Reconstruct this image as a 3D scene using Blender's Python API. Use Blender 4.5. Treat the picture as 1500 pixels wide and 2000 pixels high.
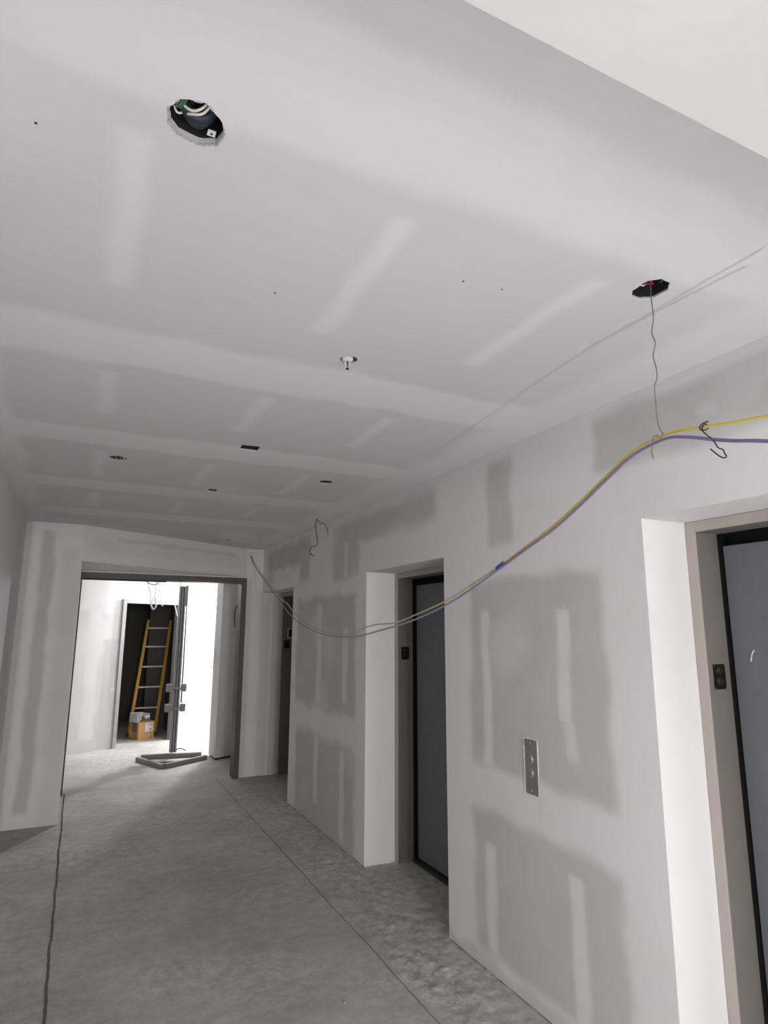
import bpy, bmesh, math, random
import numpy as np
from mathutils import Matrix, Vector

for o in list(bpy.data.objects):
    bpy.data.objects.remove(o, do_unlink=True)
scene = bpy.context.scene
COL = scene.collection

# ------------------------------------------------------------------ camera
cam_data = bpy.data.cameras.new('camera')
cam = bpy.data.objects.new('camera', cam_data)
COL.objects.link(cam)
cam_data.sensor_fit = 'VERTICAL'
cam_data.sensor_height = 36.0
cam_data.lens = 1206.45 / 2000.0 * 36.0
cam_data.clip_start = 0.02
YAW, PITCH, ROLL = 0.4508, 0.1884, 0.0033
fwd = Vector((math.sin(YAW) * math.cos(PITCH), math.cos(YAW) * math.cos(PITCH), math.sin(PITCH)))
rgt = Vector((math.cos(YAW), -math.sin(YAW), 0))
upv = rgt.cross(fwd)
r2 = rgt * math.cos(ROLL) + upv * math.sin(ROLL)
u2 = upv * math.cos(ROLL) - rgt * math.sin(ROLL)
m = Matrix((r2, u2, -fwd)).transposed().to_4x4()
m.translation = Vector((0, 0, 1.7))
cam.matrix_world = m
scene.camera = cam

# ------------------------------------------------------------------ world, lights, exposure
world = bpy.data.worlds.new('world')
scene.world = world
world.use_nodes = True
world.node_tree.nodes['Background'].inputs[0].default_value = (0.02, 0.02, 0.022, 1)
world.node_tree.nodes['Background'].inputs[1].default_value = 0.5

def point_light(name, loc, watts, radius, color):
    d = bpy.data.lights.new(name, 'POINT')
    d.energy = watts
    d.shadow_soft_size = radius
    d.color = color
    o = bpy.data.objects.new(name, d)
    o.location = loc
    COL.objects.link(o)
    return o

point_light('work_lamp_light_far_room', (2.39, 10.58, 2.45), 80.0, 0.07, (0.97, 0.98, 1.0))
COOL = (0.965, 0.955, 1.0)
point_light('work_lamp_light_by_camera', (0.96, -0.27, 0.40), 19.0, 0.006, COOL)
point_light('fill_light_rear_left', (-0.28, -2.2, 0.5), 10.0, 0.22, COOL)  # unseen fill added behind the camera to lift the right wall
point_light('fill_light_rear_right', (1.75, -2.4, 0.5), 17.0, 0.22, COOL)  # unseen fill added on the other side to lift the left wall
point_light('fill_light_rear_end', (-0.1, -6.0, 2.1), 150.0, 0.25, (1.0, 0.985, 0.96))  # added fill without a fixture, evens the falloff towards the far end

vs = scene.view_settings
vs.view_transform = 'Standard'
vs.look = 'None'
vs.exposure = 1.5
vs.gamma = 1.0
vs.use_curve_mapping = False

# ------------------------------------------------------------------ helpers
def lin(r, g, b):
    def f(c):
        c /= 255.0
        return c / 12.92 if c <= 0.04045 else ((c + 0.055) / 1.055) ** 2.4
    return (f(r), f(g), f(b), 1.0)

MATS = {}
def mat(name, color, rough=0.6, metal=0.0, noise=0.0, scale=20.0, bump=0.0, bscale=None, spec=0.3):
    if name in MATS:
        return MATS[name]
    mt = bpy.data.materials.new(name)
    mt.use_nodes = True
    nt = mt.node_tree
    b = nt.nodes['Principled BSDF']
    b.inputs['Roughness'].default_value = rough
    b.inputs['Metallic'].default_value = metal
    b.inputs['Specular IOR Level'].default_value = spec
    tc = nt.nodes.new('ShaderNodeTexCoord')
    if noise > 0:
        n = nt.nodes.new('ShaderNodeTexNoise')
        n.inputs['Scale'].default_value = scale
        n.inputs['Detail'].default_value = 6
        nt.links.new(tc.outputs['Object'], n.inputs['Vector'])
        mx = nt.nodes.new('ShaderNodeMix')
        mx.data_type = 'RGBA'
        c0 = [max(0, c * (1 - noise)) for c in color[:3]] + [1]
        c1 = [min(1, c * (1 + noise)) for c in color[:3]] + [1]
        mx.inputs[6].default_value = c0
        mx.inputs[7].default_value = c1
        nt.links.new(n.outputs['Fac'], mx.inputs[0])
        nt.links.new(mx.outputs[2], b.inputs['Base Color'])
    else:
        b.inputs['Base Color'].default_value = color
    if bump > 0:
        n2 = nt.nodes.new('ShaderNodeTexNoise')
        n2.inputs['Scale'].default_value = bscale or scale * 4
        n2.inputs['Detail'].default_value = 5
        nt.links.new(tc.outputs['Object'], n2.inputs['Vector'])
        bp = nt.nodes.new('ShaderNodeBump')
        bp.inputs['Strength'].default_value = bump
        bp.inputs['Distance'].default_value = 0.01
        nt.links.new(n2.outputs['Fac'], bp.inputs['Height'])
        nt.links.new(bp.outputs['Normal'], b.inputs['Normal'])
    MATS[name] = mt
    return mt

def drywall_mat(name, board, mud):
    """Unpainted plasterboard: grey paper where the attribute 'mud' is 0, white joint compound where it is 1."""
    mt = bpy.data.materials.new(name)
    mt.use_nodes = True
    nt = mt.node_tree
    b = nt.nodes['Principled BSDF']
    b.inputs['Roughness'].default_value = 0.85
    b.inputs['Specular IOR Level'].default_value = 0.15
    at = nt.nodes.new('ShaderNodeAttribute')
    at.attribute_name = 'mud'
    tc = nt.nodes.new('ShaderNodeTexCoord')
    n = nt.nodes.new('ShaderNodeTexNoise')
    n.inputs['Scale'].default_value = 3.0
    n.inputs['Detail'].default_value = 7
    n.inputs['Roughness'].default_value = 0.6
    nt.links.new(tc.outputs['Object'], n.inputs['Vector'])
    mr = nt.nodes.new('ShaderNodeMapRange')
    mr.inputs[1].default_value = 0.3
    mr.inputs[2].default_value = 0.7
    mr.inputs[3].default_value = -0.10
    mr.inputs[4].default_value = 0.10
    nt.links.new(n.outputs['Fac'], mr.inputs[0])
    ad = nt.nodes.new('ShaderNodeMath')
    ad.operation = 'ADD'
    ad.use_clamp = True
    nt.links.new(at.outputs['Fac'], ad.inputs[0])
    nt.links.new(mr.outputs[0], ad.inputs[1])
    mx = nt.nodes.new('ShaderNodeMix')
    mx.data_type = 'RGBA'
    mx.inputs[6].default_value = board
    mx.inputs[7].default_value = mud
    nt.links.new(ad.outputs[0], mx.inputs[0])
    nt.links.new(mx.outputs[2], b.inputs['Base Color'])
    n2 = nt.nodes.new('ShaderNodeTexNoise')
    n2.inputs['Scale'].default_value = 9.0
    n2.inputs['Detail'].default_value = 8
    nt.links.new(tc.outputs['Object'], n2.inputs['Vector'])
    bp = nt.nodes.new('ShaderNodeBump')
    bp.inputs['Strength'].default_value = 0.08
    bp.inputs['Distance'].default_value = 0.01
    nt.links.new(n2.outputs['Fac'], bp.inputs['Height'])
    nt.links.new(bp.outputs['Normal'], b.inputs['Normal'])
    MATS[name] = mt
    return mt

def concrete_mat():
    mt = bpy.data.materials.new('concrete')
    mt.use_nodes = True
    nt = mt.node_tree
    b = nt.nodes['Principled BSDF']
    b.inputs['Roughness'].default_value = 0.8
    b.inputs['Specular IOR Level'].default_value = 0.2
    tc = nt.nodes.new('ShaderNodeTexCoord')
    n = nt.nodes.new('ShaderNodeTexNoise')
    n.inputs['Scale'].default_value = 1.6
    n.inputs['Detail'].default_value = 10
    n.inputs['Roughness'].default_value = 0.62
    nt.links.new(tc.outputs['Object'], n.inputs['Vector'])
    rp = nt.nodes.new('ShaderNodeValToRGB')
    e = rp.color_ramp.elements
    e[0].position = 0.40
    e[0].color = (0.42, 0.40, 0.378, 1)
    e[1].position = 0.63
    e[1].color = (0.58, 0.555, 0.527, 1)
    nt.links.new(n.outputs['Fac'], rp.inputs[0])
    # trowel drift, long in one direction
    mp = nt.nodes.new('ShaderNodeMapping')
    mp.inputs['Rotation'].default_value = (0, 0, 0.55)
    mp.inputs['Scale'].default_value = (1.2, 9.0, 1.0)
    nt.links.new(tc.outputs['Object'], mp.inputs['Vector'])
    n2 = nt.nodes.new('ShaderNodeTexNoise')
    n2.inputs['Scale'].default_value = 1.4
    n2.inputs['Detail'].default_value = 8
    nt.links.new(mp.outputs[0], n2.inputs['Vector'])
    mr = nt.nodes.new('ShaderNodeMapRange')
    mr.inputs[1].default_value = 0.35
    mr.inputs[2].default_value = 0.75
    mr.inputs[3].default_value = 0.95
    mr.inputs[4].default_value = 1.06
    nt.links.new(n2.outputs['Fac'], mr.inputs[0])
    mu = nt.nodes.new('ShaderNodeMix')
    mu.data_type = 'RGBA'
    mu.blend_type = 'MULTIPLY'
    mu.inputs[0].default_value = 1.0
    nt.links.new(rp.outputs[0], mu.inputs[6])
    nt.links.new(mr.outputs[0], mu.inputs[7])
    # spilled compound: attribute 'mud' whitens, negative 'mud' darkens (dirt, scrapes)
    at = nt.nodes.new('ShaderNodeAttribute')
    at.attribute_name = 'mud'
    n3 = nt.nodes.new('ShaderNodeTexNoise')
    n3.inputs['Scale'].default_value = 14.0
    n3.inputs['Detail'].default_value = 8
    n3.inputs['Roughness'].default_value = 0.7
    nt.links.new(tc.outputs['Object'], n3.inputs['Vector'])
    mr3 = nt.nodes.new('ShaderNodeMapRange')
    mr3.inputs[1].default_value = 0.38
    mr3.inputs[2].default_value = 0.62
    nt.links.new(n3.outputs['Fac'], mr3.inputs[0])
    sp = nt.nodes.new('ShaderNodeValToRGB')
    sp.color_ramp.elements[0].color = (0.36, 0.342, 0.322, 1)
    sp.color_ramp.elements[1].color = (0.70, 0.675, 0.645, 1)
    nt.links.new(mr3.outputs[0], sp.inputs[0])
    mx = nt.nodes.new('ShaderNodeMix')
    mx.data_type = 'RGBA'
    nt.links.new(at.outputs['Fac'], mx.inputs[0])
    nt.links.new(mu.outputs[2], mx.inputs[6])
    nt.links.new(sp.outputs[0], mx.inputs[7])
    nt.links.new(mx.outputs[2], b.inputs['Base Color'])
    bp = nt.nodes.new('ShaderNodeBump')
    bp.inputs['Strength'].default_value = 0.25
    bp.inputs['Distance'].default_value = 0.01
    nt.links.new(n3.outputs['Fac'], bp.inputs['Height'])
    nt.links.new(bp.outputs['Normal'], b.inputs['Normal'])
    MATS['concrete'] = mt
    return mt

CEIL_M = drywall_mat('ceiling_drywall', lin(212, 211, 212), lin(227, 226, 227))
WALL_M = drywall_mat('wall_drywall', lin(196, 194, 193), lin(230, 229, 229))
CONC = concrete_mat()
M_JOINT = mat('dark_joint', lin(136, 131, 124), 0.9, noise=0.2)
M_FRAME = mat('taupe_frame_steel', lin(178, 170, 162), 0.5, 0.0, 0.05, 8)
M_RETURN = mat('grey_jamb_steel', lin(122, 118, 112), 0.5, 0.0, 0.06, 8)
M_DARKFRAME = mat('dark_stud_steel', lin(92, 88, 86), 0.5, 0.35, 0.12, 12)
M_DOOR = mat('grey_door_primer', lin(118, 119, 122), 0.6, 0.0, 0.08, 14)
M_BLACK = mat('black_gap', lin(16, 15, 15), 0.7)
M_BLACKPL = mat('black_plate', lin(22, 17, 16), 0.4, noise=0.2)
M_STEEL = mat('brushed_steel', lin(168, 164, 160), 0.38, 0.75, 0.10, 30)
M_GALV = mat('galvanised_steel', lin(165, 165, 165), 0.45, 0.35, 0.15, 25)
M_WHITE = mat('white_plastic', lin(232, 231, 229), 0.5)
M_TORN = mat('torn_plaster', lin(188, 186, 180), 0.95, 0, 0.12, 60, 0.6, 180)
M_YEL = mat('yellow_sheath', lin(214, 198, 92), 0.45, 0, 0.06, 30)
M_PUR = mat('purple_sheath', lin(128, 112, 150), 0.45, 0, 0.06, 30)
def dusty(mt, dust):
    nt = mt.node_tree
    b = nt.nodes['Principled BSDF']
    src = b.inputs['Base Color'].links[0].from_socket
    tc = nt.nodes.new('ShaderNodeTexCoord')
    sp = nt.nodes.new('ShaderNodeSeparateXYZ')
    nt.links.new(tc.outputs['Object'], sp.inputs[0])
    n = nt.nodes.new('ShaderNodeTexNoise')
    n.inputs['Scale'].default_value = 5.0
    nt.links.new(tc.outputs['Object'], n.inputs['Vector'])
    ad = nt.nodes.new('ShaderNodeMath')
    ad.operation = 'ADD'
    nt.links.new(sp.outputs[1], ad.inputs[0])
    nt.links.new(n.outputs['Fac'], ad.inputs[1])
    mr = nt.nodes.new('ShaderNodeMapRange')
    mr.inputs[1].default_value = 1.9
    mr.inputs[2].default_value = 3.6
    mr.inputs[4].default_value = 0.88
    nt.links.new(ad.outputs[0], mr.inputs[0])
    mx = nt.nodes.new('ShaderNodeMix')
    mx.data_type = 'RGBA'
    mx.inputs[7].default_value = dust
    nt.links.new(mr.outputs[0], mx.inputs[0])
    nt.links.new(src, mx.inputs[6])
    nt.links.new(mx.outputs[2], b.inputs['Base Color'])
dusty(M_YEL, lin(188, 184, 174))
dusty(M_PUR, lin(160, 154, 164))
M_GRN = mat('green_wire', lin(64, 112, 84), 0.5)
M_GREYW = mat('grey_wire', lin(110, 112, 108), 0.5)
M_BLKW = mat('black_wire', lin(34, 32, 31), 0.5)
M_REDW = mat('red_wire', lin(150, 40, 48), 0.5)
M_WHTW = mat('white_wire', lin(222, 218, 208), 0.5)
M_LILW = mat('lilac_wire', lin(206, 196, 222), 0.5)
M_BLUE = mat('blue_tape', lin(62, 92, 160), 0.5)
M_FIB = mat('yellow_fibreglass', lin(192, 148, 58), 0.5, 0, 0.12, 10)
M_ALU = mat('ladder_aluminium', lin(170, 166, 158), 0.4, 0.5, 0.1, 20)
M_LIFT = mat('lift_steel', lin(150, 151, 152), 0.55, 0.15, 0.12, 20)
M_LIFTD = mat('lift_dark_groove', lin(78, 78, 80), 0.6, 0.2)
M_LIFTP = mat('lift_grey_plastic', lin(150, 148, 150), 0.55, 0, 0.06, 20)
M_DUSTY = mat('dusty_steel', lin(138, 136, 128), 0.7, 0.2, 0.3, 40)
M_CARD = mat('cardboard', lin(196, 152, 96), 0.85, 0, 0.06, 12)
M_CARDW = mat('white_card', lin(222, 220, 218), 0.8, 0, 0.04, 12)
M_CARDG = mat('grey_print', lin(120, 118, 122), 0.8)
M_TAPE = mat('packing_tape', lin(214, 196, 158), 0.35)
M_TOOL = mat('tool_plastic', lin(96, 84, 80), 0.6, 0, 0.2, 30)
M_TOOLW = mat('dust_bag', lin(206, 200, 194), 0.9, 0, 0.1, 20)
M_CLOSET_SHADE = mat('closet_wall_shade', lin(104, 103, 101), 0.9, 0, 0.05, 6)  # grey board darkened, shade inside the cupboard put into the colour

def link(name, me, material=None, parent=None, smooth=False):
    o = bpy.data.objects.new(name, me)
    COL.objects.link(o)
    if material is not None:
        me.materials.append(material)
    if parent is not None:
        o.parent = parent
    if smooth:
        me.polygons.foreach_set('use_smooth', [True] * len(me.polygons))
    return o

def struct(o):
    o['kind'] = 'structure'
    return o

def tag(o, label, cat, group=None):
    o['label'] = label
    o['category'] = cat
    if group:
        o['group'] = group
    return o

def empty(name, loc=(0, 0, 0), rz=0.0):
    o = bpy.data.objects.new(name, None)
    o.empty_display_size = 0.05
    o.location = loc
    o.rotation_euler = (0, 0, rz)
    COL.objects.link(o)
    return o

class MB:
    def __init__(s):
        s.v = []
        s.f = []
    def add(s, vs_, fs):
        n = len(s.v)
        s.v += [tuple(p) for p in vs_]
        s.f += [tuple(i + n for i in f) for f in fs]
        return s
    def box(s, x0, x1, y0, y1, z0, z1):
        return s.add([(x0, y0, z0), (x1, y0, z0), (x1, y1, z0), (x0, y1, z0), (x0, y0, z1), (x1, y0, z1), (x1, y1, z1), (x0, y1, z1)],
                     [(0, 3, 2, 1), (4, 5, 6, 7), (0, 1, 5, 4), (1, 2, 6, 5), (2, 3, 7, 6), (3, 0, 4, 7)])
    def prism(s, poly, z0, z1):
        n = len(poly)
        return s.add([(x, y, z0) for x, y in poly] + [(x, y, z1) for x, y in poly],
                     [tuple(reversed(range(n))), tuple(range(n, 2 * n))] + [(i, (i + 1) % n, n + (i + 1) % n, n + i) for i in range(n)])
    def bar(s, p, q, w, d, side=None):
        """box beam from p to q, w wide along side, d along the third axis"""
        p, q = Vector(p), Vector(q)
        a = (q - p).normalized()
        sd = Vector(side) if side is not None else Vector((1, 0, 0))
        sd = (sd - a * sd.dot(a)).normalized()
        t = a.cross(sd)
        vs_ = []
        for c in (p, q):
            for i, j in ((-1, -1), (1, -1), (1, 1), (-1, 1)):
                vs_.append(c + sd * (i * w / 2) + t * (j * d / 2))
        return s.add(vs_, [(0, 3, 2, 1), (4, 5, 6, 7), (0, 1, 5, 4), (1, 2, 6, 5), (2, 3, 7, 6), (3, 0, 4, 7)])
    def tube(s, pts, r, seg=7, per=5, closed=False):
        P = [Vector(p) for p in pts]
        n = len(P)
        S = []
        for i in range(n - 1):
            a = P[max(0, i - 1)]; b = P[i]; c = P[i + 1]; d = P[min(n - 1, i + 2)]
            for k in range(per):
                t = k / per
                S.append(0.5 * ((2 * b) + (c - a) * t + (2 * a - 5 * b + 4 * c - d) * t * t + (3 * b - a - 3 * c + d) * t ** 3))
        S.append(P[-1])
        prev = None
        rings = []
        for i, p in enumerate(S):
            t = (S[min(i + 1, len(S) - 1)] - S[max(i - 1, 0)])
            if t.length < 1e-9:
                t = Vector((0, 0, 1))
            t.normalize()
            if prev is None:
                u = t.orthogonal().normalized()
            else:
                u = prev - t * prev.dot(t)
                u = u.normalized() if u.length > 1e-6 else t.orthogonal().normalized()
            prev = u
            w = t.cross(u)
            rings.append([p + (u * math.cos(2 * math.pi * k / seg) + w * math.sin(2 * math.pi * k / seg)) * r for k in range(seg)])
        vs_ = [q for rg in rings for q in rg]
        fs = []
        for i in range(len(rings) - 1):
            for k in range(seg):
                k2 = (k + 1) % seg
                fs.append((i * seg + k, i * seg + k2, (i + 1) * seg + k2, (i + 1) * seg + k))
        fs.append(tuple(reversed(range(seg))))
        fs.append(tuple(range((len(rings) - 1) * seg, len(rings) * seg)))
        return s.add(vs_, fs)
    def lathe(s, prof, axis_o, axis='Z', seg=20):
        """prof: list of (r, h)"""
        vs_ = []
        for r, hh in prof:
            for k in range(seg):
                a = 2 * math.pi * k / seg
                c, d = r * math.cos(a), r * math.sin(a)
                p = {'Z': (c, d, hh), 'X': (hh, c, d), 'Y': (c, hh, d)}[axis]
                vs_.append((axis_o[0] + p[0], axis_o[1] + p[1], axis_o[2] + p[2]))
        fs = []
        for i in range(len(prof) - 1):
            for k in range(seg):
                k2 = (k + 1) % seg
                fs.append((i * seg + k, i * seg + k2, (i + 1) * seg + k2, (i + 1) * seg + k))
        return s.add(vs_, fs)
    def build(s, name, material, parent=None, smooth=False, bevel=0.0, bseg=2):
        me = bpy.data.meshes.new(name)
        me.from_pydata(s.v, [], s.f)
        if bevel > 0:
            bm = bmesh.new()
            bm.from_mesh(me)
            bmesh.ops.bevel(bm, geom=list(bm.edges), offset=bevel, segments=bseg, affect='EDGES', profile=0.5)
            bm.to_mesh(me)
            bm.free()
        bm = bmesh.new()
        bm.from_mesh(me)
        bmesh.ops.recalc_face_normals(bm, faces=bm.faces)
        bm.to_mesh(me)
        bm.free()
        return link(name, me, material, parent, smooth)

# numpy soft shapes for joint compound ---------------------------------------
RNG = np.random.RandomState(7)
_ph = RNG.rand(64) * 6.283
_dr = RNG.rand(64) * 6.283
def wob(x, y, f, k=0):
    """smooth pseudo noise about -1..1"""
    t = 0
    for i in range(5):
        a = _dr[(k * 5 + i) % 64]
        ff = f * (1 + 0.45 * i)
        t = t + np.sin(ff * (x * math.cos(a) + y * math.sin(a)) * 6.283 + _ph[(k * 5 + i) % 64])
    return t / 3.2
def ss(x, a, b):
    t = np.clip((x - a) / (b - a), 0, 1)
    return t * t * (3 - 2 * t)
def rect(x, y, x0, x1, y0, y1, e=0.03, amp=0.012, k=0):
    xx = x + amp * wob(x, y, 1.3, k) + amp * 0.15 * wob(x, y, 5, k + 1)
    yy = y + amp * wob(x, y, 1.5, k + 2) + amp * 0.15 * wob(x, y, 6, k + 3)
    return ss(xx, x0 - e, x0 + e) * (1 - ss(xx, x1 - e, x1 + e)) * ss(yy, y0 - e, y0 + e) * (1 - ss(yy, y1 - e, y1 + e))

def set_mud(me, vals):
    at = me.attributes.new('mud', 'FLOAT', 'POINT')
    at.data.foreach_set('value', np.asarray(vals, dtype=np.float32))

def lines(a, b, step, extra=()):
    pts = set(np.round(np.linspace(a, b, max(2, int(round((b - a) / step)) + 1)), 5).tolist())
    for e_ in extra:
        pts = {p for p in pts if abs(p - e_) > step * 0.35 or p in (round(a, 5), round(b, 5))}
        pts.add(round(e_, 5))
    return np.array(sorted(pts))

def grid(us, vs_, to_xyz, keep=None):
    U, V = np.meshgrid(us, vs_, indexing='ij')
    P = to_xyz(U.ravel(), V.ravel())
    nu, nv = len(us), len(vs_)
    idx = np.arange(nu * nv).reshape(nu, nv)
    uc = (us[:-1] + us[1:]) / 2
    vc = (vs_[:-1] + vs_[1:]) / 2
    UC, VC = np.meshgrid(uc, vc, indexing='ij')
    k = np.ones_like(UC, bool) if keep is None else keep(UC, VC)
    q = np.stack([idx[:-1, :-1], idx[1:, :-1], idx[1:, 1:], idx[:-1, 1:]], -1)[k]
    return P, q, U.ravel(), V.ravel()

def mesh_np(name, P, quads, extra_faces=()):
    me = bpy.data.meshes.new(name)
    me.from_pydata([tuple(p) for p in P], [], [tuple(f) for f in quads] + [tuple(f) for f in extra_faces])
    return me

# key dimensions (metres)
WX = 2.013      # right wall plane
LX = -0.52      # left wall plane
HC = 2.684      # lobby ceiling
HP = 2.1475     # elevator portal head
FY = 7.62       # far wall plane
PY = 6.543      # pillar face
PX = -0.031     # pillar edge
RV = 2.262      # depth of the plaster reveals
PORT = [(0.59, 1.764), (3.300, 4.473), (6.361, FY)]

# ================================================================== STRUCTURE
# ---- floor
struct_floor = struct(MB().box(-2.6, 6.0, -8.2, 14.2, -0.10, -0.009).build('floor', M_JOINT))

def slab(x0, x1, y0, y1, step, wavy=(0, 0), bumps=None, mudf=None):
    us, vv = lines(x0, x1, step), lines(y0, y1, step)
    P, q, U, V = grid(us, vv, lambda u, v: np.stack([u, v, np.zeros_like(u)], -1))
    z = 0.0012 * wob(U, V, 0.5, 1)
    if bumps is not None:
        z = z + bumps(U, V)
    x = U.copy()
    e0 = np.abs(U - x0) < 1e-4
    e1 = np.abs(U - x1) < 1e-4
    x[e0] += wavy[0] * (wob(U, V, 0.9, 3) + 0.6 * wob(U, V, 5, 4))[e0]
    x[e1] += wavy[1] * (wob(U, V, 0.9, 3) + 0.6 * wob(U, V, 5, 4))[e1]
    P[:, 0] = x
    P[:, 2] = z
    n = len(P)
    # skirts
    nu, nv = len(us), len(vv)
    idx = np.arange(n).reshape(nu, nv)
    per = list(idx[:, 0]) + list(idx[-1, 1:]) + list(idx[-2::-1, -1]) + list(idx[0, -2:0:-1])
    top = P[per].copy()
    low = P[per].copy()
    low[:, 2] = -0.0085
    ex = []
    L = len(per)
    for i in range(L):
        j = (i + 1) % L
        ex.append((n + i, n + L + i, n + L + j, n + j))
    P = np.concatenate([P, top, low])
    me = mesh_np('concrete_slab', P, q, ex)
    mu = np.zeros(len(P))
    if mudf is not None:
        mu[:n] = np.clip(mudf(U, V), 0, 1)
    set_mud(me, mu)
    o = link('concrete_slab', me, CONC, struct_floor, True)
    return o

def right_mud(x, y):
    t = ss(x + 0.03 * wob(x, y, 1.2, 5), 1.55, 1.66)
    b = 0.62 + 0.35 * wob(x, y, 0.7, 6)
    clump = np.exp(-(((x - 1.74) / 0.18) ** 2 + ((y - 2.85) / 0.4) ** 2))
    return t * np.clip(b + 0.35 * clump, 0, 1) * (1 - ss(y, 6.6, 7.4) * 0.5)
def right_bump(x, y):
    a = ss(x, 1.58, 1.66) * (1 - ss(y, 4.6, 6.5) * 0.7)
    rough = np.abs(wob(x, y, 5.5, 7)) * np.abs(wob(x, y, 3.1, 8))
    clump = np.exp(-(((x - 1.74) / 0.16) ** 2 + ((y - 2.85) / 0.35) ** 2))
    crust = ss(wob(x, y, 3.4, 14), 0.1, 0.5) * (0.6 + 0.4 * wob(x, y, 9, 15))
    return a * (rough * 0.008 + crust * (0.0025 + 0.012 * clump))
def left_bump(x, y):
    z = np.zeros_like(x)
    for px, py, r in [(-0.277, 4.93, .035), (-0.219, 4.742, .03), (-0.254, 4.682, .035), (-0.202, 4.378, .03), (-0.166, 4.088, .03), (-0.168, 3.733, .03), (-0.1, 3.82, .022),
                      (-0.235, 4.55, .025), (-0.15, 4.22, .02), (-0.245, 4.83, .02), (-0.19, 4.45, .018), (-0.19, 3.6, .03)]:
        z -= 0.007 * np.exp(-(((x - px) / r) ** 2 + ((y - py) / (r * 1.6)) ** 2))
    # scored line near the pillar
    d = (y - 5.791) - (x + 0.389) * 0.23
    z -= 0.006 * np.exp(-(d / 0.010) ** 2) * ss(-x, 0.19, 0.26)
    return z
slab(-0.60, -0.004, -8.0, 7.66, 0.02, (0, 0.004), left_bump, lambda x, y: 0.30 + 0.12 * wob(x, y, 0.6, 16))
slab(0.011, 1.569, -8.0, 7.66, 0.03, (0.004, 0.003), lambda x, y: 0.0015 * wob(x, y, 1.5, 9) * 0.5,
     lambda x, y: 0.24 + 0.10 * wob(x, y, 0.8, 17) + 0.25 * ss(wob(x, y, 0.45, 10), 0.25, 0.8) + 0.5 * rect(x, y, 1.42, 1.6, 1, 7, 0.06, 0.05, 5) * np.clip(wob(x, y, 1.1, 11), 0, 1))
slab(1.576, 2.50, -8.0, 7.66, 0.015, (0.003, 0), right_bump, right_mud)
slab(-2.5, 5.8, 7.66, 14.0, 0.06, (0, 0), None, lambda x, y: ss(y, 7.66, 9.0) * (0.25 + 0.2 * wob(x, y, 0.4, 12)))

# ---- lobby ceiling with its cut-outs
def strip(x, y, xc, y0, y1, k, w=0.034):
    xc2 = xc + 0.012 * wob(x * 0, y, 1.1, k)
    return rect(x, y, xc - w, xc + w, y0, y1, 0.022, 0.010, k) * 0.8 if True else xc2
def ceil_mud(x, y):
    v = np.zeros_like(x)
    for (a, b, s_) in [(0.80, 1.09, 0.9), (2.10, 2.42, 1.0), (3.29, 3.59, 1.0), (4.49, 4.79, 1.0), (5.62, 5.93, 0.9)]:
        v = np.maximum(v, s_ * rect(x, y, -1.0, 3.0, a, b, 0.035, 0.018, int(a * 5)))
    for xc, k in [(0.02, 1), (0.64, 3), (1.25, 6)]:
        for y0, y1 in [(1.18, 1.83), (2.50, 3.02), (3.72, 4.36), (4.95, 5.48)]:
            v = np.maximum(v, strip(x, y, xc, y0, y1, k + int(y0)))
    v = np.maximum(v, 0.9 * (1 - ss(x + 0.02 * wob(x, y, 0.8, 2), -0.40, -0.33)))
    v = np.maximum(v, 0.85 * ss(x + 0.03 * wob(x, y, 0.8, 4), 1.66, 1.84))
    v = np.maximum(v, 0.6 * ss(wob(x, y, 0.35, 13), 0.55, 1.1))
    v = np.maximum(v, 0.6 * ss(y - 0.6 * x, 6.25, 6.4))
    return np.clip(v, 0, 1)

def octagon(cx, cy, r, rot=0.0, sx=1.0, sy=1.0, jag=0.0, n=8, seed=1):
    rr = random.Random(seed)
    out = []
    for i in range(n):
        a = rot + 2 * math.pi * i / n
        q = r * (1 + jag * (rr.random() - 0.5))
        out.append((cx + sx * q * math.cos(a), cy + sy * q * math.sin(a)))
    return out
def subdivide(poly, k, jag, seed):
    rr = random.Random(seed)
    out = []
    n = len(poly)
    for i in range(n):
        p, q = poly[i], poly[(i + 1) % n]
        for j in range(k):
            t = j / k
            out.append((p[0] * (1 - t) + q[0] * t + (rr.random() - .5) * jag, p[1] * (1 - t) + q[1] * t + (rr.random() - .5) * jag))
    return out
HOLES = {
    'oct_near': subdivide([(0.070, 1.100), (0.090, 1.068), (0.131, 1.058), (0.163, 1.082), (0.180, 1.116), (0.170, 1.152), (0.134, 1.170), (0.094, 1.160), (0.074, 1.132)], 3, 0.005, 3),
    'oct_right': subdivide([(1.383, 1.185), (1.379, 1.125), (1.410, 1.100), (1.446, 1.103), (1.474, 1.135), (1.472, 1.185), (1.440, 1.206), (1.405, 1.206)], 3, 0.003, 4),
    'sprinkler': octagon(0.816, 1.990, 0.033, n=18),
    'round_far': subdivide(octagon(0.122, 3.835, 0.052, 0.3), 2, 0.004, 6),
    'square': subdivide([(0.712, 3.242), (0.812, 3.235), (0.816, 3.330), (0.716, 3.330)], 3, 0.002, 7),
    'square_small': subdivide([(0.752, 4.415), (0.812, 4.420), (0.812, 4.500), (0.752, 4.495)], 2, 0.002, 8),
    'round_mid': octagon(1.424, 3.852, 0.048, n=16),
    'round_last': octagon(1.437, 6.975, 0.046, n=16),
    'wire': octagon(1.858, 5.229, 0.010, n=8),
}
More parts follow.
